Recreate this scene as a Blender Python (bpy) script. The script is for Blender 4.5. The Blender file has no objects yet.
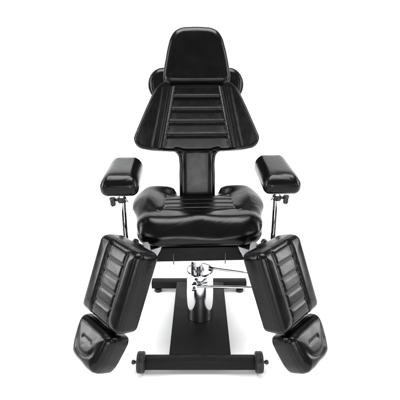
import bpy, bmesh, math
import numpy as np
from mathutils import Matrix, Vector

scene = bpy.context.scene
COL = scene.collection
R = math.radians

# ---------------------------------------------------------------- materials
def new_mat(name):
    m = bpy.data.materials.new(name); m.use_nodes = True
    nt = m.node_tree
    return m, nt, nt.nodes['Principled BSDF']

def noise_node(nt, scale, detail=3.0, rough=0.5, coord='Object'):
    tc = nt.nodes.new('ShaderNodeTexCoord')
    n = nt.nodes.new('ShaderNodeTexNoise')
    n.inputs['Scale'].default_value = scale
    n.inputs['Detail'].default_value = detail
    n.inputs['Roughness'].default_value = rough
    nt.links.new(tc.outputs[coord], n.inputs['Vector'])
    return n

def ramp(nt, src, lo, hi, a=0.3, b=0.7):
    r = nt.nodes.new('ShaderNodeMapRange')
    r.inputs['From Min'].default_value = a; r.inputs['From Max'].default_value = b
    r.inputs['To Min'].default_value = lo; r.inputs['To Max'].default_value = hi
    nt.links.new(src, r.inputs['Value'])
    return r.outputs['Result']

def leather_mat():
    m, nt, b = new_mat('black_leather')
    b.inputs['Base Color'].default_value = (0.0014, 0.0014, 0.0016, 1)
    b.inputs['Specular IOR Level'].default_value = LEATHER_SPEC
    n1 = noise_node(nt, 22, 4, 0.55)
    nt.links.new(ramp(nt, n1.outputs['Fac'], LEATHER_R[0], LEATHER_R[1]), b.inputs['Roughness'])
    # soft creases, then the pebbled grain
    n2 = noise_node(nt, 30, 3, 0.5)
    n2.inputs['Distortion'].default_value = 0.6
    b1 = nt.nodes.new('ShaderNodeBump'); b1.inputs['Strength'].default_value = 0.07
    b1.inputs['Distance'].default_value = 0.003
    nt.links.new(n2.outputs['Fac'], b1.inputs['Height'])
    tc = nt.nodes.new('ShaderNodeTexCoord')
    v = nt.nodes.new('ShaderNodeTexVoronoi'); v.inputs['Scale'].default_value = 520
    nt.links.new(tc.outputs['Object'], v.inputs['Vector'])
    b2 = nt.nodes.new('ShaderNodeBump'); b2.inputs['Strength'].default_value = 0.14
    b2.inputs['Distance'].default_value = 0.0005
    nt.links.new(v.outputs['Distance'], b2.inputs['Height'])
    nt.links.new(b1.outputs['Normal'], b2.inputs['Normal'])
    nt.links.new(b2.outputs['Normal'], b.inputs['Normal'])
    return m

def plain_mat(name, col, rough, metal=0.0, spec=0.5, bump=0.0, bscale=300, rvar=0.0):
    m, nt, b = new_mat(name)
    b.inputs['Base Color'].default_value = (*col, 1)
    b.inputs['Roughness'].default_value = rough
    b.inputs['Metallic'].default_value = metal
    b.inputs['Specular IOR Level'].default_value = spec
    if rvar:
        n = noise_node(nt, 18, 3)
        nt.links.new(ramp(nt, n.outputs['Fac'], max(0.0, rough-rvar), rough+rvar), b.inputs['Roughness'])
    if bump:
        n = noise_node(nt, bscale, 2)
        bp = nt.nodes.new('ShaderNodeBump'); bp.inputs['Strength'].default_value = bump
        bp.inputs['Distance'].default_value = 0.0006
        nt.links.new(n.outputs['Fac'], bp.inputs['Height'])
        nt.links.new(bp.outputs['Normal'], b.inputs['Normal'])
    return m

LEATHER_SPEC = 0.19
LEATHER_R = (0.19, 0.27)
LEATHER = leather_mat()
STEEL = plain_mat('black_powder_coat', (0.005, 0.005, 0.0055), 0.5, spec=0.12, bump=0.35, bscale=420, rvar=0.08)
CHROME = plain_mat('polished_chrome', (0.80, 0.80, 0.81), 0.07, metal=1.0, rvar=0.03)
SATIN = plain_mat('brushed_metal', (0.30, 0.30, 0.31), 0.42, metal=1.0, bump=0.1, bscale=200)
RUBBER = plain_mat('black_rubber', (0.008, 0.008, 0.008), 0.5, spec=0.35, bump=0.3, bscale=250)
PLASTIC = plain_mat('black_plastic', (0.010, 0.010, 0.011), 0.33, spec=0.4, bump=0.1)
THREAD = plain_mat('black_thread', (0.03, 0.03, 0.032), 0.55)
COLUMN = plain_mat('chromed_steel', (0.60, 0.60, 0.61), 0.10, metal=1.0, rvar=0.04)
DARKSTEEL = plain_mat('dark_steel', (0.06, 0.06, 0.065), 0.35, metal=0.8)

# ---------------------------------------------------------------- object helpers
WM = {}
def link(name, mesh, mat, parent=None, M=None):
    o = bpy.data.objects.new(name, mesh); COL.objects.link(o)
    if mat is not None: o.data.materials.append(mat)
    M = M if M is not None else Matrix.Identity(4)
    if parent is not None:
        o.parent = parent
        o.matrix_basis = WM[parent.name].inverted() @ M
    else:
        o.matrix_basis = M
    WM[o.name] = M.copy()
    return o

def smooth(me, angle=None):
    for p in me.polygons: p.use_smooth = True
    if angle is not None: me.set_sharp_from_angle(angle=R(angle))

def pymesh(name, V, F, angle=None, sm=True):
    me = bpy.data.meshes.new(name)
    me.from_pydata([tuple(map(float, v)) for v in V], [], [tuple(map(int, f)) for f in F])
    me.update()
    if sm: smooth(me, angle)
    return me

def bm_mesh(name, bm, angle=35):
    bmesh.ops.recalc_face_normals(bm, faces=bm.faces)
    me = bpy.data.meshes.new(name); bm.to_mesh(me); bm.free()
    smooth(me, angle)
    return me

def add_box(bm, c, s, bev=0.003, M=None, seg=2):
    t = bmesh.new()
    bmesh.ops.create_cube(t, size=1.0)
    for v in t.verts: v.co = Vector((v.co.x*s[0], v.co.y*s[1], v.co.z*s[2]))
    if bev: bmesh.ops.bevel(t, geom=t.edges[:], offset=bev, segments=seg, profile=0.5, affect='EDGES')
    X = Matrix.Translation(c) @ (M if M is not None else Matrix.Identity(4))
    bmesh.ops.transform(t, matrix=X, verts=t.verts[:])
    me = bpy.data.meshes.new('t'); t.to_mesh(me); t.free(); bm.from_mesh(me); bpy.data.meshes.remove(me)

def add_tube(bm, pts, r, seg=20, caps=True):
    pts = [Vector(p) for p in pts]; n = len(pts)
    rs = r if isinstance(r, (list, tuple)) else [r]*n
    rings = []; prev = None
    for i, p in enumerate(pts):
        d = (pts[min(i+1, n-1)] - pts[max(i-1, 0)]).normalized()
        if prev is None:
            a = Vector((0, 0, 1)) if abs(d.z) < 0.9 else Vector((1, 0, 0))
            u = d.cross(a).normalized()
        else:
            u = (prev - d*prev.dot(d)).normalized()
        prev = u; w = d.cross(u)
        rings.append([bm.verts.new(p + (u*math.cos(2*math.pi*k/seg) + w*math.sin(2*math.pi*k/seg))*rs[i]) for k in range(seg)])
    for a, b in zip(rings, rings[1:]):
        for k in range(seg):
            bm.faces.new((a[k], a[(k+1) % seg], b[(k+1) % seg], b[k]))
    if caps:
        bm.faces.new(rings[0][::-1]); bm.faces.new(rings[-1])

def add_lathe(bm, prof, M=None, seg=48):
    """prof: (radius, height) pairs, turned about local z"""
    M = M if M is not None else Matrix.Identity(4)
    rings = []
    for r, h in prof:
        if r < 1e-6: rings.append([bm.verts.new(M @ Vector((0, 0, h)))])
        else: rings.append([bm.verts.new(M @ Vector((r*math.cos(2*math.pi*k/seg), r*math.sin(2*math.pi*k/seg), h))) for k in range(seg)])
    for a, b in zip(rings, rings[1:]):
        for k in range(seg):
            k2 = (k+1) % seg
            if len(a) == 1 and len(b) == 1: continue
            if len(a) == 1: bm.faces.new((a[0], b[k2], b[k]))
            elif len(b) == 1: bm.faces.new((a[k], a[k2], b[0]))
            else: bm.faces.new((a[k], a[k2], b[k2], b[k]))

def tube_obj(name, pts, r, mat, parent, seg=20, angle=40):
    bm = bmesh.new(); add_tube(bm, pts, r, seg)
    return link(name, bm_mesh(name, bm, angle), mat, parent)

def curve_pts(ctrl, n=12):
    """Catmull-Rom through 3-D control points"""
    P = [Vector(ctrl[0])] + [Vector(c) for c in ctrl] + [Vector(ctrl[-1])]
    out = []
    for i in range(1, len(P)-2):
        for k in range(n):
            t = k/n
            a, b, c, d = P[i-1], P[i], P[i+1], P[i+2]
            out.append(0.5*((2*b) + (c-a)*t + (2*a-5*b+4*c-d)*t*t + (3*b-a-3*c+d)*t**3))
    out.append(P[-2]); return out

# ---------------------------------------------------------------- upholstery: implicit surface -> quad mesh
def spline_closed(pts, n=10):
    P = np.array(pts, float); N = len(P); out = []
    for i in range(N):
        a, b, c, d = P[i-1], P[i], P[(i+1) % N], P[(i+2) % N]
        # centripetal-ish: chord-scaled tangents keep long straight runs straight
        L = np.linalg.norm(c-b)+1e-9; L0 = np.linalg.norm(b-a)+1e-9; L1 = np.linalg.norm(d-c)+1e-9
        m1 = ((b-a)/L0*L + (c-b)/L*L0)/(L+L0)*L if True else 0
        m2 = ((c-b)/L*L1 + (d-c)/L1*L)/(L+L1)*L
        for k in range(n):
            t = k/n; h00 = 2*t**3-3*t**2+1; h10 = t**3-2*t**2+t; h01 = -2*t**3+3*t**2; h11 = t**3-t**2
            out.append(h00*b+h10*m1+h01*c+h11*m2)
    return np.array(out)

def rpoly(pts, rad, n=8):
    """closed polygon with straight edges and rounded corners"""
    out = []; N = len(pts)
    for i in range(N):
        p = np.array(pts[i], float); a = np.array(pts[i-1], float)-p; b = np.array(pts[(i+1) % N], float)-p
        a /= np.linalg.norm(a); b /= np.linalg.norm(b); r = rad[i]
        half = math.acos(np.clip(a@b, -1, 1))/2; d = r/math.tan(half)
        c = p+(a+b)/np.linalg.norm(a+b)*r/math.sin(half)
        s0 = p+a*d-c; s1 = p+b*d-c
        for k in range(n):
            t = k/(n-1); v = s0*(1-t)+s1*t; out.append(c+v/np.linalg.norm(v)*r)
    return np.array(out)

def mirror_outline(half):
    """half: right side points from bottom to top (u>0); returns the closed symmetric outline"""
    return half + [(-u, v) for u, v in half[::-1] if abs(u) > 1e-6]

def poly_sdf(poly, U, V):
    A = poly; B = np.roll(poly, -1, axis=0)
    P = np.stack([U.ravel(), V.ravel()], 1)
    best = np.full(len(P), 1e9); inside = np.zeros(len(P), bool)
    for a, b in zip(A, B):
        e = b-a; w = P-a
        t = np.clip((w@e)/(e@e+1e-12), 0, 1)
        d = ((w - t[:, None]*e)**2).sum(1); best = np.minimum(best, d)
        c = ((a[1] > P[:, 1]) != (b[1] > P[:, 1]))
        with np.errstate(divide='ignore', invalid='ignore'):
            xi = (b[0]-a[0])*(P[:, 1]-a[1])/(b[1]-a[1]+1e-15)+a[0]
        inside ^= c & (P[:, 0] < xi)
    d = np.sqrt(best); d[inside] *= -1
    return d.reshape(U.shape)

def surface_nets(F, org, h):
    s = F < 0
    nx, ny, nz = F.shape
    acc = np.zeros((nx-1, ny-1, nz-1, 3)); cnt = np.zeros((nx-1, ny-1, nz-1))
    cs = [(i, j, k) for i in (0, 1) for j in (0, 1) for k in (0, 1)]
    def sub(A, o): return A[o[0]:o[0]+nx-1, o[1]:o[1]+ny-1, o[2]:o[2]+nz-1]
    for a in cs:
        for ax in range(3):
            if a[ax] == 1: continue
            b = list(a); b[ax] = 1; b = tuple(b)
            fa, fb = sub(F, a), sub(F, b); x = sub(s, a) != sub(s, b)
            t = np.where(x, fa/(fa-fb+1e-20), 0)
            p = np.array(a, float)
            for q in range(3):
                acc[..., q] += np.where(x, p[q] + (t if q == ax else 0), 0)
            cnt += x
    act = cnt > 0
    idx = -np.ones(act.shape, int); idx[act] = np.arange(act.sum())
    g = np.argwhere(act)
    V = (g + acc[act]/cnt[act][:, None])*h + org
    Q = []
    for ax in range(3):
        o = [0, 0, 0]; o[ax] = 1
        lo = s[:nx-o[0], :ny-o[1], :nz-o[2]]; hi = s[o[0]:, o[1]:, o[2]:]
        e = np.argwhere(lo != hi)
        u, v = [(1, 2), (2, 0), (0, 1)][ax]
        ok = (e[:, u] > 0) & (e[:, v] > 0) & (e[:, u] < F.shape[u]-1) & (e[:, v] < F.shape[v]-1)
        e = e[ok]; flip = ~lo[e[:, 0], e[:, 1], e[:, 2]]
        def at(du, dv):
            f = e.copy(); f[:, u] += du; f[:, v] += dv
            return idx[f[:, 0], f[:, 1], f[:, 2]]
        q = np.stack([at(-1, -1), at(0, -1), at(0, 0), at(-1, 0)], 1)
        q[flip] = q[flip][:, ::-1]
        Q.append(q)
    return V, np.concatenate(Q)

def vert_normals(V, Q):
    n = np.cross(V[Q[:, 2]]-V[Q[:, 0]], V[Q[:, 3]]-V[Q[:, 1]])
    N = np.zeros_like(V)
    for k in range(4): np.add.at(N, Q[:, k], n)
    return N/(np.linalg.norm(N, axis=1)[:, None]+1e-12)

def relax(V, Q, it=2, lam=0.5):
    n = len(V)
    e = np.concatenate([Q[:, [0, 1]], Q[:, [1, 2]], Q[:, [2, 3]], Q[:, [3, 0]]])
    for i in range(it):
        for f in (lam, -lam*1.04):
            S = np.zeros_like(V); c = np.zeros(n)
            np.add.at(S, e[:, 0], V[e[:, 1]]); np.add.at(c, e[:, 0], 1)
            np.add.at(S, e[:, 1], V[e[:, 0]]); np.add.at(c, e[:, 1], 1)
            V = V + f*(S/c[:, None]-V)
    return V

def creases(P, seed, freq, amp, stretch=(1, 1, 1)):
    """ridged, warped sine creases: thin folds in stretched leather"""
    rs = np.random.RandomState(seed)
    X = P*np.array(stretch)
    warp = np.zeros(len(P)); 
    for k in range(5):
        d = rs.normal(size=3); d /= np.linalg.norm(d)
        warp += np.sin(X@d*freq*rs.uniform(0.25, 0.7)+rs.uniform(0, 6.28))*1.5
    out = np.zeros(len(P))
    for k in range(3):
        d = rs.normal(size=3); d /= np.linalg.norm(d)
        s = np.abs(np.sin(X@d*freq*rs.uniform(0.8, 1.5)+warp+rs.uniform(0, 6.28)))
        out -= np.exp(-(s/0.28)**2)
    return out*amp

def cushion(name, outline, top, bot, rt, rb, h, dims=None, bulge=0.0, warp=None, wrinkle=None, mirror=False, plane='pad', sm=2):
    """outline: closed 2-D polygon (u,v). top/bot: functions (U,V,D)->w. plane 'pad': u=x, v=z, w=-y; 'seat': u=x, v=y, w=z"""
    lo = outline.min(0)-4*h-bulge; hi = outline.max(0)+4*h+bulge
    u = np.arange(lo[0], hi[0], h); v = np.arange(lo[1], hi[1], h)
    U, Vv = np.meshgrid(u, v, indexing='ij')
    D = poly_sdf(outline, U, Vv)
    T = top(U, Vv, D)*np.ones_like(U); B = bot(U, Vv, D)*np.ones_like(U)
    w = np.arange(B.min()-4*h, T.max()+4*h, h)
    W = w[None, None, :]
    T3, B3, D3 = T[..., None], B[..., None], D[..., None]
    mid = 0.5*(T3+B3); half = 0.5*(T3-B3)
    s = (W-mid)/half
    d2 = D3 - bulge*np.clip(1-s*s, 0, 1)
    if warp is not None: d2 = d2 + warp(U[..., None], Vv[..., None], s)
    up = W > mid
    r = np.where(up, rt, rb)
    q1 = d2 + r; q2 = np.abs(W-mid)-half + r
    F = np.sqrt(np.maximum(q1, 0)**2+np.maximum(q2, 0)**2)+np.minimum(np.maximum(q1, q2), 0)-r
    V, Q = surface_nets(F, np.array([u[0], v[0], w[0]]), h)
    V = relax(V, Q, sm)
    if wrinkle is not None:
        V = V + vert_normals(V, Q)*wrinkle(V)[:, None]
    if plane == 'pad': V = np.stack([V[:, 0], -V[:, 2], V[:, 1]], 1)
    if mirror: V[:, 0] *= -1; Q = Q[:, ::-1]
    return pymesh(name, V, Q)

def pil(d, D): return 1-(1-np.clip(d/D, 0, 1))**2.6      # rises fast from a seam, then flat
def sstep(x, a, b):
    t = np.clip((x-a)/(b-a), 0, 1); return t*t*(3-2*t)
def gauss(x, s): return np.exp(-(x/s)**2)

def stitches(name, paths, top, M, parent, plane='pad', mirror=False, step=0.0062, r=0.00055):
    """rows of short thread stitches lying along seams on the face of a cushion"""
    if len(paths) > 1:
        return [stitches(name, [p], top, M, parent, plane, mirror, step, r) for p in paths]
    bm = bmesh.new()
    for path in paths:
        P = [Vector(p) for p in path]; L = [0]
        for a, b in zip(P, P[1:]): L.append(L[-1]+(b-a).length)
        def pt(d):
            d = min(max(d, 0), L[-1]-1e-9)
            for k in range(len(P)-1):
                if d <= L[k+1]: return P[k].lerp(P[k+1], (d-L[k])/(L[k+1]-L[k]+1e-12))
            return P[-1]
        d = 0.001
        while d+0.004 < L[-1]:
            q = []
            for e, lift in ((0, -0.0002), (0.002, 0.0006), (0.004, -0.0002)):
                u, v = pt(d+e)
                w = float(top(np.array([[u]]), np.array([[v]]), np.array([[-0.2]]))[0, 0])+lift
                p = (u, v, w) if plane == 'seat' else (u, -w, v)
                q.append((-p[0] if mirror else p[0], p[1], p[2]))
            add_tube(bm, q, [r*0.6, r, r*0.6], 5)
            d += step
    return link(name, bm_mesh(name, bm, 60), THREAD, parent, M)

# ================================================================= the chair
chair = bpy.data.objects.new('treatment_chair', None); COL.objects.link(chair)
chair.empty_display_size = 0.2
chair['label'] = 'black leather treatment chair with split leg rests and chrome lift column on white floor'
chair['category'] = 'chair'
WM[chair.name] = Matrix.Identity(4)

UP = Matrix.Translation((0, -0.15, 0)) @ Matrix.Rotation(R(2.3), 4, 'Z') @ Matrix.Translation((0, 0.15, 0))

# ---- base: H of square tubes and a flat plate
bm = bmesh.new()
add_box(bm, (0, -0.330, 0.050), (0.528, 0.050, 0.050), 0.003)
front_bar = link('front_bar', bm_mesh('front_bar', bm), STEEL, chair)
bm = bmesh.new()
add_box(bm, (-0.006, 0.361, 0.050), (0.612, 0.050, 0.050), 0.003)
rear_bar = link('rear_bar', bm_mesh('rear_bar', bm), STEEL, chair)
bm = bmesh.new()
add_box(bm, (0, 0.0155, 0.058), (0.298, 0.6405, 0.036), 0.002)
link('base_plate', bm_mesh('base_plate', bm), STEEL, chair)
for s in (-1, 1):
    bm = bmesh.new()
    X = Matrix.Translation((s*0.262, -0.330, 0.0505)) @ Matrix.Rotation(R(90)*s, 4, 'Y')
    add_lathe(bm, [(0, 0.0), (0.030, 0.0), (0.032, 0.004), (0.0465, 0.004), (0.050, 0.008), (0.050, 0.020), (0.0485, 0.0210),
                   (0.0485, 0.0225), (0.050, 0.0235), (0.050, 0.033), (0.0465, 0.0375), (0.036, 0.0385), (0.034, 0.036), (0.016, 0.036), (0.015, 0.040), (0, 0.040)], X, 56)
    wh = link('wheel', bm_mesh('wheel', bm, 30), RUBBER, front_bar)
    bm = bmesh.new()
    add_lathe(bm, [(0, 0.038), (0.0075, 0.038), (0.0075, 0.050), (0.0105, 0.052), (0.0115, 0.057), (0.0105, 0.062), (0.007, 0.066), (0, 0.067)], X, 28)
    link('axle_cap', bm_mesh('axle_cap', bm, 40), PLASTIC, wh)
for xx in (-0.272, 0.258):
    bm = bmesh.new()
    add_lathe(bm, [(0, 0.0), (0.022, 0.0), (0.024, 0.003), (0.024, 0.013), (0.020, 0.018), (0.008, 0.019), (0.008, 0.027), (0, 0.027)], Matrix.Translation((xx, 0.350, 0)), 32)
    link('levelling_foot', bm_mesh('levelling_foot', bm, 40), RUBBER, rear_bar)

# ---- lift column
bm = bmesh.new()
add_lathe(bm, [(0.0, 0.078), (0.0725, 0.078), (0.0725, 0.355), (0.0722, 0.3605), (0.0705, 0.3640), (0.066, 0.3650), (0.064, 0.3635), (0.060, 0.3635), (0.030, 0.3640), (0.0, 0.3640)], None, 96)
colm = link('lift_column', bm_mesh('lift_column', bm, 30), COLUMN, chair)
bm = bmesh.new()
add_lathe(bm, [(0.0655, 0.3640), (0.0675, 0.3652), (0.0700, 0.3640)], None, 96)
link('seal_ring', bm_mesh('seal_ring', bm, 60), DARKSTEEL, colm)
bm = bmesh.new()
add_lathe(bm, [(0, 0.350), (0.0205, 0.350), (0.0205, 0.526), (0, 0.526)], Matrix.Translation((-0.008, 0, 0)), 40)
link('piston', bm_mesh('piston', bm, 40), COLUMN, colm)
bm = bmesh.new()
add_lathe(bm, [(0.021, 0.364), (0.030, 0.364), (0.030, 0.369), (0.027, 0.371), (0.021, 0.371)], Matrix.Translation((-0.008, 0, 0)), 40)
link('collar', bm_mesh('collar', bm, 30), SATIN, colm)
bm = bmesh.new()
add_box(bm, (-0.040, 0.006, 0.383), (0.014, 0.022, 0.040), 0.005, seg=3)
link('release_valve', bm_mesh('release_valve', bm), DARKSTEEL, colm)

# ---- pump lever: a bent chrome rod from the column top round to the front clamp
pts = curve_pts([(0.048, 0.012, 0.372), (0.076, 0.0, 0.370), (0.150, -0.004, 0.360), (0.230, -0.008, 0.351), (0.320, -0.012, 0.341), (0.352, -0.030, 0.335),
                 (0.358, -0.060, 0.328), (0.340, -0.088, 0.320), (0.300, -0.096, 0.317), (0.240, -0.098, 0.3165), (0.12, -0.096, 0.3175), (0.02, -0.094, 0.3185), (-0.032, -0.094, 0.3195)], 8)
lever = tube_obj('pump_lever', pts, 0.0062, COLUMN, chair, 16)
bm = bmesh.new()
add_box(bm, (-0.030, -0.090, 0.316), (0.028, 0.030, 0.038), 0.004, seg=3)
add_box(bm, (0.012, -0.084, 0.3255), (0.058, 0.016, 0.009), 0.003, M=Matrix.Rotation(R(-14), 4, 'Y'), seg=2)
link('clamp', bm_mesh('clamp', bm), CHROME, lever)
bm = bmesh.new()
add_lathe(bm, [(0, 0), (0.0075, 0), (0.0085, 0.002), (0.0085, 0.006), (0, 0.008)], Matrix.Translation((-0.030, -0.104, 0.318)) @ Matrix.Rotation(R(90), 4, 'X'), 6)
link('bolt', bm_mesh('bolt', bm, 30), DARKSTEEL, lever)
bm = bmesh.new()
add_box(bm, (0.362, -0.050, 0.330), (0.052, 0.078, 0.014), 0.005, seg=3)
link('foot_pedal', bm_mesh('foot_pedal', bm), RUBBER, lever)

# ---- seat frame under the cushion
bm = bmesh.new()
add_box(bm, (0, 0.0, 0.594), (0.500, 0.430, 0.018), 0.002)          # board
add_box(bm, (0, -0.1815, 0.5505), (0.456, 0.003, 0.068), 0.001, seg=1)  # front web
add_box(bm, (0, -0.1925, 0.5755), (0.470, 0.024, 0.018), 0.002)      # front lip
add_box(bm, (-0.228, 0.0, 0.555), (0.004, 0.360, 0.060), 0.001, seg=1)
add_box(bm, (0.228, 0.0, 0.555), (0.004, 0.360, 0.060), 0.001, seg=1)
add_box(bm, (0, 0.180, 0.555), (0.456, 0.004, 0.060), 0.001, seg=1)
add_box(bm, (0, 0, 0.530), (0.20, 0.352, 0.012), 0.001, seg=1)
frame = link('seat_frame', bm_mesh('seat_frame', bm), STEEL, chair, UP)
for xx in (-0.126, 0.118):
    bm = bmesh.new()
    add_lathe(bm, [(0, 0.503), (0.0022, 0.503), (0.0026, 0.506), (0.0026, 0.566), (0, 0.566)], Matrix.Translation((xx, -0.1885, 0)), 12)
    link('hanging_pin', bm_mesh('hanging_pin', bm, 40), DARKSTEEL, frame, UP)

# ---- seat cushion
half = [(0, -0.240), (0.12, -0.241), (0.215, -0.236), (0.262, -0.214), (0.282, -0.170), (0.288, -0.115), (0.297, -0.065), (0.311, -0.020),
        (0.325, 0.025), (0.331, 0.085), (0.326, 0.145), (0.302, 0.200), (0.245, 0.232), (0.185, 0.240), (0.135, 0.225), (0.112, 0.195), (0.104, 0.168), (0.07, 0.160), (0, 0.160)]
seat_ol = spline_closed(mirror_outline(half)[:-1] if False else mirror_outline(half), 8)
GY = [0.122, 0.064, 0.006, -0.050]
def seat_top(U, V, D):
    a = np.abs(U)
    t = 0.738 + 0*U
    bol = sstep(a, 0.150, 0.26)*sstep(V, -0.190, 0.06)
    t += 0.034*bol
    t += 0.030*(1-bol)*sstep(V, 0.125, 0.20)*sstep(a, 0.10, 0.13)                                            # raised side wings
    t -= 0.016*sstep(a, 0.25, 0.33)*sstep(V, -0.12, 0.0)
    t += 0.004*gauss(V+0.165, 0.05)*(1-0.25*gauss(a-0.13, 0.07)) # front roll
    t += 0.009*gauss(U, 0.065)*gauss(V+0.175, 0.06)
    t -= 0.005*gauss(a-0.25, 0.05)*gauss(V+0.105, 0.035)     # dents where wing meets roll
    t -= 0.034*sstep(-V, 0.165, 0.260)
    # seams of the channelled centre panel
    inside = (a < 0.168) & (V > -0.090)
    side = np.where((V > -0.115) & (V < 0.128), np.abs(a-0.168-0.02*sstep(V, -0.02, -0.10)), 0.5)
    front = np.abs(V + 0.092 - 0.020*gauss(a-0.165, 0.06) + 0.012*gauss(U, 0.06))
    front = np.where(a < 0.19, front, np.hypot(front, a-0.19))
    g = np.min([np.abs(V-y) for y in GY], axis=0)
    g = np.where(inside, g, 0.5)
    t -= 0.0042*(1-pil(side, 0.022)) + 0.0050*(1-pil(front, 0.026)) + 0.0052*(1-pil(g, 0.016))
    return t
def seat_warp(U, V, s):
    # pull-in line round the front below the roll, slack folds near the corners
    a = np.abs(U)
    under = 0.045*sstep(a, 0.18, 0.30)*sstep(V, -0.12, -0.02)*sstep(-s, -0.45, 0.55)
    return under + 0.004*gauss(s-0.05, 0.22)*sstep(a, 0.16, 0.27)*sstep(-V, 0.10, 0.16) - 0.004*np.sin(U*19+0.6)*gauss(s+0.1, 0.5)*gauss(V+0.23, 0.08)
def seat_wr(P):
    m = 0.25+0.75*sstep(np.abs(P[:, 0]), 0.17, 0.29)*gauss(P[:, 1]+0.10, 0.14)
    return creases(P, 3, 20, 0.0007, (1, 1, 1.4))*m*(P[:,2]>0.69)
me = cushion('seat_cushion', seat_ol, seat_top, lambda U, V, D: 0.603, 0.050, 0.054, 0.0036, bulge=0.010, warp=seat_warp, wrinkle=seat_wr, plane='seat')
link('seat_cushion', me, LEATHER, chair, UP)

# ---- backrest
tilt = math.atan(0.18)
BK = UP @ Matrix.Translation((0, 0.195, 0.72)) @ Matrix.Rotation(-tilt, 4, 'X')
half = [(0, -0.105), (0.085, -0.105), (0.095, -0.09), (0.0955, 0.00), (0.0955, 0.10), (0.0955, 0.185), (0.100, 0.210), (0.117, 0.230), (0.150, 0.233), (0.21, 0.237), (0.272, 0.246),
        (0.308, 0.256), (0.328, 0.276), (0.335, 0.303), (0.320, 0.345), (0.294, 0.402), (0.260, 0.474), (0.228, 0.535), (0.196, 0.578), (0.16, 0.600), (0.10, 0.607), (0, 0.609)]
back_ol = spline_closed(mirror_outline(half), 8)
GB = [0.516, 0.451, 0.386, 0.318]
def back_top(U, V, D):
    a = np.abs(U)
    seam = 0.163 - (V-0.318)*0.20
    up = sstep(V, 0.222, 0.250)
    t = 0.0 + 0*U
    t += 0.010*up
    side = np.where(V > 0.235, np.abs(a-seam), 0.5)
    # rounded roll beside the panel then slightly hollow wing
    t += up*(0.015*gauss(a-seam-0.024, 0.028) - 0.004*sstep(a, 0.20, 0.30))
    g = np.min([np.abs(V-y) for y in GB], axis=0)
    g = np.where((a < seam) & (V > 0.235), g, 0.5)
    pk = 1+0.05*np.sin(V*210+2*np.sin(V*37))
    t -= up*(0.0062*pk*(1-pil(side, 0.024)) + 0.0052*(1-pil(g, 0.018)))
    t += up*0.00012*np.sin(U*260+3*np.sin(U*31))*gauss(g, 0.012)
    t += 0.0005*np.sin(U*11+1)*np.sin(V*13)*up*sstep(a, 0.17, 0.24)
    # lower edge of the upper panel
    e = np.abs(V-0.236-0.012*sstep(a, 0.06, 0.11))
    t -= 0.008*(1-pil(np.where(a < 0.12, e, 0.5), 0.016))
    # neck: border seams
    n = np.where(V < 0.235, np.abs(a-0.074), 0.5)
    t -= 0.004*(1-pil(n, 0.018))
    t += np.where(V < 0.235, 0.003*(1-(a/0.08)**2), 0)
    return t
def back_wr(P):
    m = 0.4+0.6*sstep(np.abs(P[:, 0]), 0.1, 0.25)
    return creases(P, 5, 18, 0.00018, (1.5, 1, 1))*m
me = cushion('backrest', back_ol, back_top, lambda U, V, D: -0.062, 0.021, 0.018, 0.0036, bulge=0.003, wrinkle=back_wr)
back = link('backrest', me, LEATHER, chair, BK)
sl = [(s_*(0.163-(v-0.318)*0.20+0.006), v) for s_ in (1,) for v in np.linspace(0.262, 0.585, 12)]
stitches('stitching', [sl, [(-u, v) for u, v in sl], [(0.080, v) for v in np.linspace(-0.02, 0.215, 6)], [(-0.080, v) for v in np.linspace(-0.02, 0.215, 6)]], back_top, BK, back)
# steel spine behind the back cushion
bm = bmesh.new()
add_box(bm, (-0.05, 0.074, 0.20), (0.028, 0.022, 0.62), 0.003)
add_box(bm, (0.05, 0.074, 0.20), (0.028, 0.022, 0.62), 0.003)
add_box(bm, (0, 0.074, -0.125), (0.18, 0.028, 0.03), 0.003)
link('back_support', bm_mesh('back_support', bm), STEEL, back, BK)
# wide rounded pad behind the shoulders
ang = np.linspace(-np.pi/2, np.pi/2, 14)
bol = [(0.178+0.080*math.cos(t), 0.590+0.088*math.sin(t)) for t in ang]
bol = np.array(bol + [(-u, v) for u, v in bol[::-1]])
me = cushion('shoulder_bolster', bol, lambda U, V, D: -0.064+0.004*pil(-D, 0.05), lambda U, V, D: -0.134, 0.030, 0.028, 0.004, bulge=0.003,
             wrinkle=lambda P: creases(P, 8, 24, 0.0003))
link('shoulder_bolster', me, LEATHER, back, BK)

# ---- headrest
half = [(0, 0.574), (0.10, 0.573), (0.145, 0.576), (0.163, 0.590), (0.1665, 0.614), (0.163, 0.645), (0.153, 0.700), (0.140, 0.758), (0.125, 0.803), (0.104, 0.831), (0.074, 0.845), (0.035, 0.849), (0, 0.850)]
head_ol = spline_closed(mirror_outline(half), 8)
HD = BK @ Matrix.Translation((0, -0.006, 0))
def head_top(U, V, D):
    t = 0.070 + 0.006*pil(-D, 0.08) + 0.006*gauss(V-0.60, 0.03) - 0.010*sstep(V, 0.66, 0.86)
    t -= 0.004*gauss(V-0.66, 0.05)*gauss(U, 0.12)
    return t
me = cushion('headrest', head_ol, head_top, lambda U, V, D: 0.008, 0.026, 0.018, 0.0032, bulge=0.004,
             wrinkle=lambda P: creases(P, 21, 18, 0.00025))
head = link('headrest', me, LEATHER, chair, HD)
bm = bmesh.new()
add_box(bm, (-0.035, 0.030, 0.66), (0.022, 0.012, 0.20), 0.002)
add_box(bm, (0.035, 0.030, 0.66), (0.022, 0.012, 0.20), 0.002)
link('headrest_bar', bm_mesh('headrest_bar', bm), SATIN, head, BK)

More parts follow.
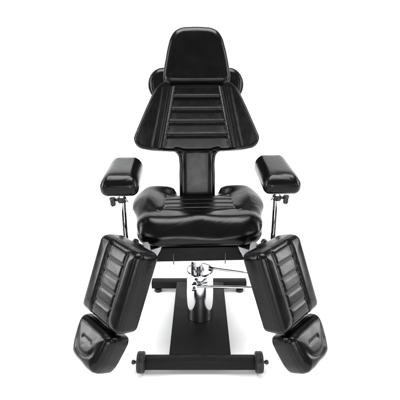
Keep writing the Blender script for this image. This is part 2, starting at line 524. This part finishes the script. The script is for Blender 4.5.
# ---- armrests
def arm_ol():
    w = 0.0735; y0, y1 = -0.315, -0.012
    return rpoly([(-w, y0), (w, y0), (w-0.008, y1), (-w+0.001, y1)], [0.028, 0.028, 0.036, 0.036])
AO = arm_ol()
for s in (-1, 1):
    A = UP @ Matrix.Translation((s*0.334, 0, 0))
    def at(U, V, D): return 0.966 + 0.009*pil(-D, 0.07) + 0.003*np.sin(V*9+s) - 0.006*gauss(V+0.30, 0.03)
    me = cushion('armrest', AO if s < 0 else AO*np.array([-1, 1]), at, lambda U, V, D: 0.884, 0.034, 0.024, 0.0032, bulge=0.005,
                 wrinkle=lambda P: creases(P, 30+s, 30, 0.0004)*(0.3+0.7*gauss(P[:, 1]+0.31, 0.06)), plane='seat')
    arm = link('armrest', me, LEATHER, chair, A @ Matrix.Translation((0, -0.31, 0.92)) @ Matrix.Rotation(R(4), 4, 'X') @ Matrix.Translation((0, 0.31, -0.92)))
    arm['label'] = 'left black padded armrest' if s < 0 else 'right black padded armrest'
    px = s*0.018
    bm = bmesh.new()
    add_tube(bm, [(px, -0.15, 0.560), (px, -0.15, 0.640)], 0.0165, 28)
    add_tube(bm, [(px, -0.15, 0.640), (px, -0.15, 0.892)], 0.0150, 28)
    add_box(bm, (px, -0.17, 0.891), (0.075, 0.12, 0.005), 0.001, M=Matrix.Rotation(R(4), 4, 'X'), seg=1)
    post = link('post', bm_mesh('post', bm), COLUMN, arm, A)
    bm = bmesh.new()
    add_box(bm, (px-s*0.058, -0.15, 0.565), (0.132, 0.026, 0.026), 0.002)
    link('mounting_arm', bm_mesh('mounting_arm', bm), STEEL, arm, A)
    # clamp collar, lobed black knob, little chrome catch
    bm = bmesh.new()
    add_lathe(bm, [(0.0145, 0.808), (0.0190, 0.808), (0.0195, 0.810), (0.0195, 0.829), (0.0145, 0.831)], Matrix.Translation((px, -0.15, 0)), 32)
    add_box(bm, (px+s*0.024, -0.154, 0.819), (0.026, 0.012, 0.012), 0.002)
    link('collar', bm_mesh('collar', bm), PLASTIC, arm, A)
    bm = bmesh.new()
    kx = px+s*0.040
    prof = [(r_, z_-0.042) for r_, z_ in [(0, 0.834), (0.007, 0.834), (0.0100, 0.838), (0.0110, 0.846), (0.0102, 0.856), (0.0125, 0.860), (0.0125, 0.872), (0.009, 0.876), (0, 0.876)]]
    K = Matrix.Translation((kx, -0.160, 0))
    add_lathe(bm, prof, K, 24)
    for v in bm.verts:
        d = v.co - Vector((kx, -0.160, v.co.z)); a = math.atan2(d.y, d.x)
        f = 1+0.14*math.cos(6*a); v.co = Vector((kx+d.x*f, -0.160+d.y*f, v.co.z))
    link('knob', bm_mesh('knob', bm, 50), PLASTIC, arm, A)
    bm = bmesh.new()
    add_tube(bm, curve_pts([(px-s*0.008, -0.150, 0.826), (px-s*0.016, -0.158, 0.822), (px-s*0.024, -0.164, 0.816)], 4), 0.0042, 12)
    add_lathe(bm, [(0, -0.005), (0.004, -0.004), (0.006, 0), (0.004, 0.004), (0, 0.005)], Matrix.Translation((px-s*0.026, -0.165, 0.815)), 14)
    link('catch', bm_mesh('catch', bm, 50), CHROME, arm, A)

# ---- leg rests and foot rests
LM = np.array([[0.719, 0.633, 0.288], [-0.694, 0.675, 0.25], [-0.036, -0.38, 0.924]])
yaw_l, pit_l, rol_l = R(-43.2), R(-22.3), R(2.3)
def pose(c, a, b, g):
    return Matrix.Translation(c) @ Matrix.Rotation(a, 4, 'Z') @ Matrix.Rotation(b, 4, 'X') @ Matrix.Rotation(g, 4, 'Y')
LEG = pose((-0.338, -0.416, 0.546), yaw_l, pit_l, rol_l)
def rrect(w, l, r, n=7, tw=0.0):
    out = []
    for cx, cy, a0 in ((w-r, -l+r, -90), (w-r, l-r, 0), (-w+r, l-r, 90), (-w+r, -l+r, 180)):
        for k in range(n):
            t = R(a0+90*k/(n-1)); out.append((cx+r*math.cos(t), cy+r*math.sin(t)))
    return np.array(out)
LO = rpoly([(-0.142, -0.167), (0.1255, -0.170), (0.1255, 0.170), (-0.143, 0.166)], [0.03, 0.026, 0.026, 0.030])
GL = [0.150, 0.094, 0.034, -0.029, -0.092]
def leg_top(U, V, D):
    a = U-0.000
    t = 0.044 + 0.010*pil(-D, 0.07)
    side = np.minimum(np.abs(a+0.057), np.abs(a-0.057))
    side = np.where(np.abs(V) < 0.152, side, np.hypot(side, np.abs(V)-0.152))
    g = np.min([np.abs(V-y) for y in GL], axis=0)
    g = np.where(np.abs(a) < 0.057, g, 0.5)
    pk = 1+0.06*np.sin(V*230+2*np.sin(V*41))
    t -= 0.0070*pk*(1-pil(side, 0.026)) + 0.0056*(1-pil(g, 0.017))
    t += 0.00009*np.sin(U*300+3*np.sin(U*47))*gauss(g, 0.012)
    t -= 0.003*sstep(0.057-np.abs(a), 0, 0.02)
    return t
def foot_top(U, V, D):
    t = 0.038 + 0.013*pil(-D, 0.07)
    # soft U-shaped seam in the lower half, one short padded bar above it
    e = np.abs(np.hypot(U/0.060, (V-0.006)/0.056)-1)*0.055
    t -= 0.0030*(1-pil(e, 0.022))*sstep(-V, -0.015, 0.020)
    b = np.where(np.abs(U) < 0.026, np.abs(V-0.014), np.hypot(np.abs(U)-0.026, V-0.014))
    t -= 0.0028*(1-pil(b, 0.020))
    return t
FO = spline_closed([(0, -0.086), (0.055, -0.088), (0.087, -0.080), (0.102, -0.052), (0.109, -0.005), (0.112, 0.035), (0.111, 0.062), (0.101, 0.078), (0.078, 0.082), (0, 0.083),
                    (-0.078, 0.082), (-0.101, 0.078), (-0.111, 0.062), (-0.112, 0.035), (-0.103, -0.005), (-0.088, -0.048), (-0.070, -0.076), (-0.042, -0.085)], 8)
FOOT_C = LEG @ Matrix.Translation((-0.006, -0.053, -0.164)) @ Matrix.Rotation(R(-11), 4, 'X') @ Matrix.Translation((0.000, 0.048, -0.099))
def mirx(M):
    S = Matrix.Scale(-1, 4, (1, 0, 0)); return S @ M @ S
for s in (-1, 1):
    mir = s > 0
    L = LEG if s < 0 else Matrix.Translation((0.003, 0, 0)) @ mirx(LEG)
    Fm = FOOT_C if s < 0 else Matrix.Translation((0.003, 0, 0)) @ mirx(FOOT_C)
    side = 'left' if s < 0 else 'right'
    me = cushion('leg_rest', LO, leg_top, lambda U, V, D: -0.062, 0.024, 0.014, 0.0027, bulge=0.003,
                 warp=lambda U, V, q: 0.0016*gauss(q-0.62, 0.10),
                 wrinkle=lambda P: creases(P, 50+s, 24, 0.00022, (1, 2.0, 1))*(0.35+0.65*(P[:, 2] < 0.03)), mirror=mir)
    leg = link('leg_rest', me, LEATHER, chair, L)
    stitches('stitching', [[(u, v) for v in np.linspace(-0.148, 0.150, 8)] for u in (-0.0635, 0.0635)], leg_top, L, leg, mirror=mir)
    leg['label'] = side + ' black channelled leg rest'
    me = cushion('foot_rest', FO, foot_top, lambda U, V, D: -0.076, 0.028, 0.020, 0.0027, bulge=0.004,
                 warp=lambda U, V, q: 0.0016*gauss(q-0.58, 0.10),
                 wrinkle=lambda P: creases(P, 70+s, 22, 0.00015), mirror=mir)
    foot = link('foot_rest', me, LEATHER, chair, Fm)
    foot['label'] = side + ' black foot rest below its leg rest'
    # steel strap joining leg and foot rest behind them
    bm = bmesh.new()
    add_box(bm, (0, 0.066, -0.10), (0.040, 0.006, 0.26), 0.001, seg=1)
    link('hinge_strap', bm_mesh('hinge_strap', bm), STEEL, leg, L)
    # arm from the seat frame to the back of the pad
    a0 = Vector((s*0.190, -0.170, 0.560)); a1 = L @ Vector((0, 0.062, 0.02))
    bm = bmesh.new()
    add_tube(bm, [a0, a1], 0.013, 20)
    ax = L.to_3x3() @ Vector((0, 1, 0))
    add_tube(bm, [a1 + ax*0.012, a1 - ax*0.010], 0.032, 24)
    link('support_arm', bm_mesh('support_arm', bm), STEEL, leg)
    # silver bracket: upright tab and pointed gusset
    bm = bmesh.new()
    def plate(pts, th):
        f = [bm.verts.new((s*-p[0], p[1], p[2])) for p in pts]
        b = [bm.verts.new((s*-p[0]+s*-0.001, p[1]+th, p[2]+0.001)) for p in pts]
        n = len(pts)
        bm.faces.new(f); bm.faces.new(b[::-1])
        for k in range(n): bm.faces.new((f[k], b[k], b[(k+1) % n], f[(k+1) % n]))
    plate([(-0.266, -0.268, 0.585), (-0.262, -0.266, 0.636), (-0.250, -0.262, 0.651), (-0.232, -0.258, 0.651), (-0.224, -0.256, 0.640), (-0.219, -0.256, 0.600), (-0.225, -0.262, 0.565)], 0.006)
    plate([(-0.232, -0.246, 0.560), (-0.220, -0.246, 0.608), (-0.198, -0.242, 0.612), (-0.172, -0.236, 0.620), (-0.178, -0.240, 0.603), (-0.190, -0.244, 0.582), (-0.202, -0.246, 0.560)], 0.006)
    bmesh.ops.bevel(bm, geom=bm.edges[:], offset=0.0015, segments=2, affect='EDGES')
    link('bracket', bm_mesh('bracket', bm, 40), SATIN, leg)
    bm = bmesh.new()
    K = Matrix.Translation((s*0.284, -0.262, 0.656)) @ Matrix.Rotation(R(28), 4, 'Y')
    add_lathe(bm, [(0, -0.014), (0.009, -0.014), (0.014, -0.009), (0.0145, 0.004), (0.011, 0.010), (0, 0.012)], K, 28)
    add_tube(bm, [(s*0.278, -0.262, 0.648), (s*0.250, -0.262, 0.632)], 0.006, 12)
    link('knob', bm_mesh('knob', bm, 40), PLASTIC, leg)

# ================================================================= the setting: seamless white studio sweep
def sweep():
    prof = []
    yb, rad = 3.4, 1.6
    for y in (-4.6, -2.4, -1.2, -0.6, 0.0, 1.0, yb-rad): prof.append((y, 0.0))
    for k in range(1, 17):
        t = R(90*k/16); prof.append((yb-rad+rad*math.sin(t), rad-rad*math.cos(t)))
    prof.append((yb, 3.0)); prof.append((yb, 5.5))
    V = []; F = []
    for y, z in prof: V += [(-9, y, z), (9, y, z)]
    for k in range(len(prof)-1): F.append((2*k, 2*k+1, 2*k+3, 2*k+2))
    return pymesh('backdrop', V, F)
WHITE = plain_mat('white_studio_floor', (0.88, 0.88, 0.88), 0.75, spec=0.2, bump=0.05, bscale=60)
fl = link('backdrop', sweep(), WHITE)
fl['kind'] = 'structure'
fl['label'] = 'white seamless sweep under and behind the chair'
me = pymesh('floor', [(-14, -12, -0.004), (14, -12, -0.004), (14, 8, -0.004), (-14, 8, -0.004)], [(0, 1, 2, 3)])
f2 = link('floor', me, plain_mat('dark_studio_floor', (0.05, 0.05, 0.052), 0.6, bump=0.1, bscale=40))
f2['kind'] = 'structure'

# ================================================================= light
def area(name, loc, target, size, power, col=(1, 1, 1), sizey=None):
    l = bpy.data.lights.new(name, 'AREA'); l.energy = power; l.color = col
    l.shape = 'RECTANGLE'; l.size = size; l.size_y = sizey or size
    o = bpy.data.objects.new(name, l); COL.objects.link(o)
    d = Vector(target)-Vector(loc)
    o.matrix_basis = Matrix.Translation(loc) @ d.to_track_quat('-Z', 'Y').to_matrix().to_4x4()
    return o
area('overhead_softbox', (0, 0.1, 3.6), (0, 0.1, 0), 2.6, 210, sizey=1.8)
area('left_softbox', (-2.7, -0.5, 1.25), (-0.1, -0.1, 0.4), 0.50, 58, sizey=1.7)
area('right_softbox', (2.8, -0.4, 1.25), (0.1, -0.1, 0.4), 0.50, 54, sizey=1.7)
area('front_softbox', (0.3, -4.2, 1.0), (0, 0, 0.7), 1.7, 75, sizey=1.3)
area('front_strip_left', (-2.1, -2.9, 1.7), (0, 0, 0.7), 0.28, 24, sizey=1.6)
area('front_strip_right', (2.2, -2.8, 1.7), (0, 0, 0.7), 0.28, 22, sizey=1.6)
area('backdrop_light_left', (-3.4, 0.6, 2.6), (0.0, 3.6, 1.0), 1.4, 48)
area('backdrop_light_right', (3.4, 0.6, 2.6), (0.0, 3.6, 1.0), 1.4, 48)

w = bpy.data.worlds.new('World'); scene.world = w; w.use_nodes = True
w.node_tree.nodes['Background'].inputs['Color'].default_value = (0.75, 0.77, 0.8, 1)
w.node_tree.nodes['Background'].inputs['Strength'].default_value = 0.42

# ================================================================= camera
cam = bpy.data.cameras.new('camera'); co = bpy.data.objects.new('camera', cam); COL.objects.link(co)
cam.sensor_width = 36; cam.lens = 36*381/400
cam.clip_start = 0.05; cam.clip_end = 100
co.location = (0, -1.78, 1.405); co.rotation_euler = (R(70), 0, 0)
scene.camera = co
scene.view_settings.view_transform = 'Standard'
scene.view_settings.look = 'None'
scene.view_settings.exposure = 0.0
scene.view_settings.gamma = 1
scene.render.resolution_x = 1024; scene.render.resolution_y = 1024
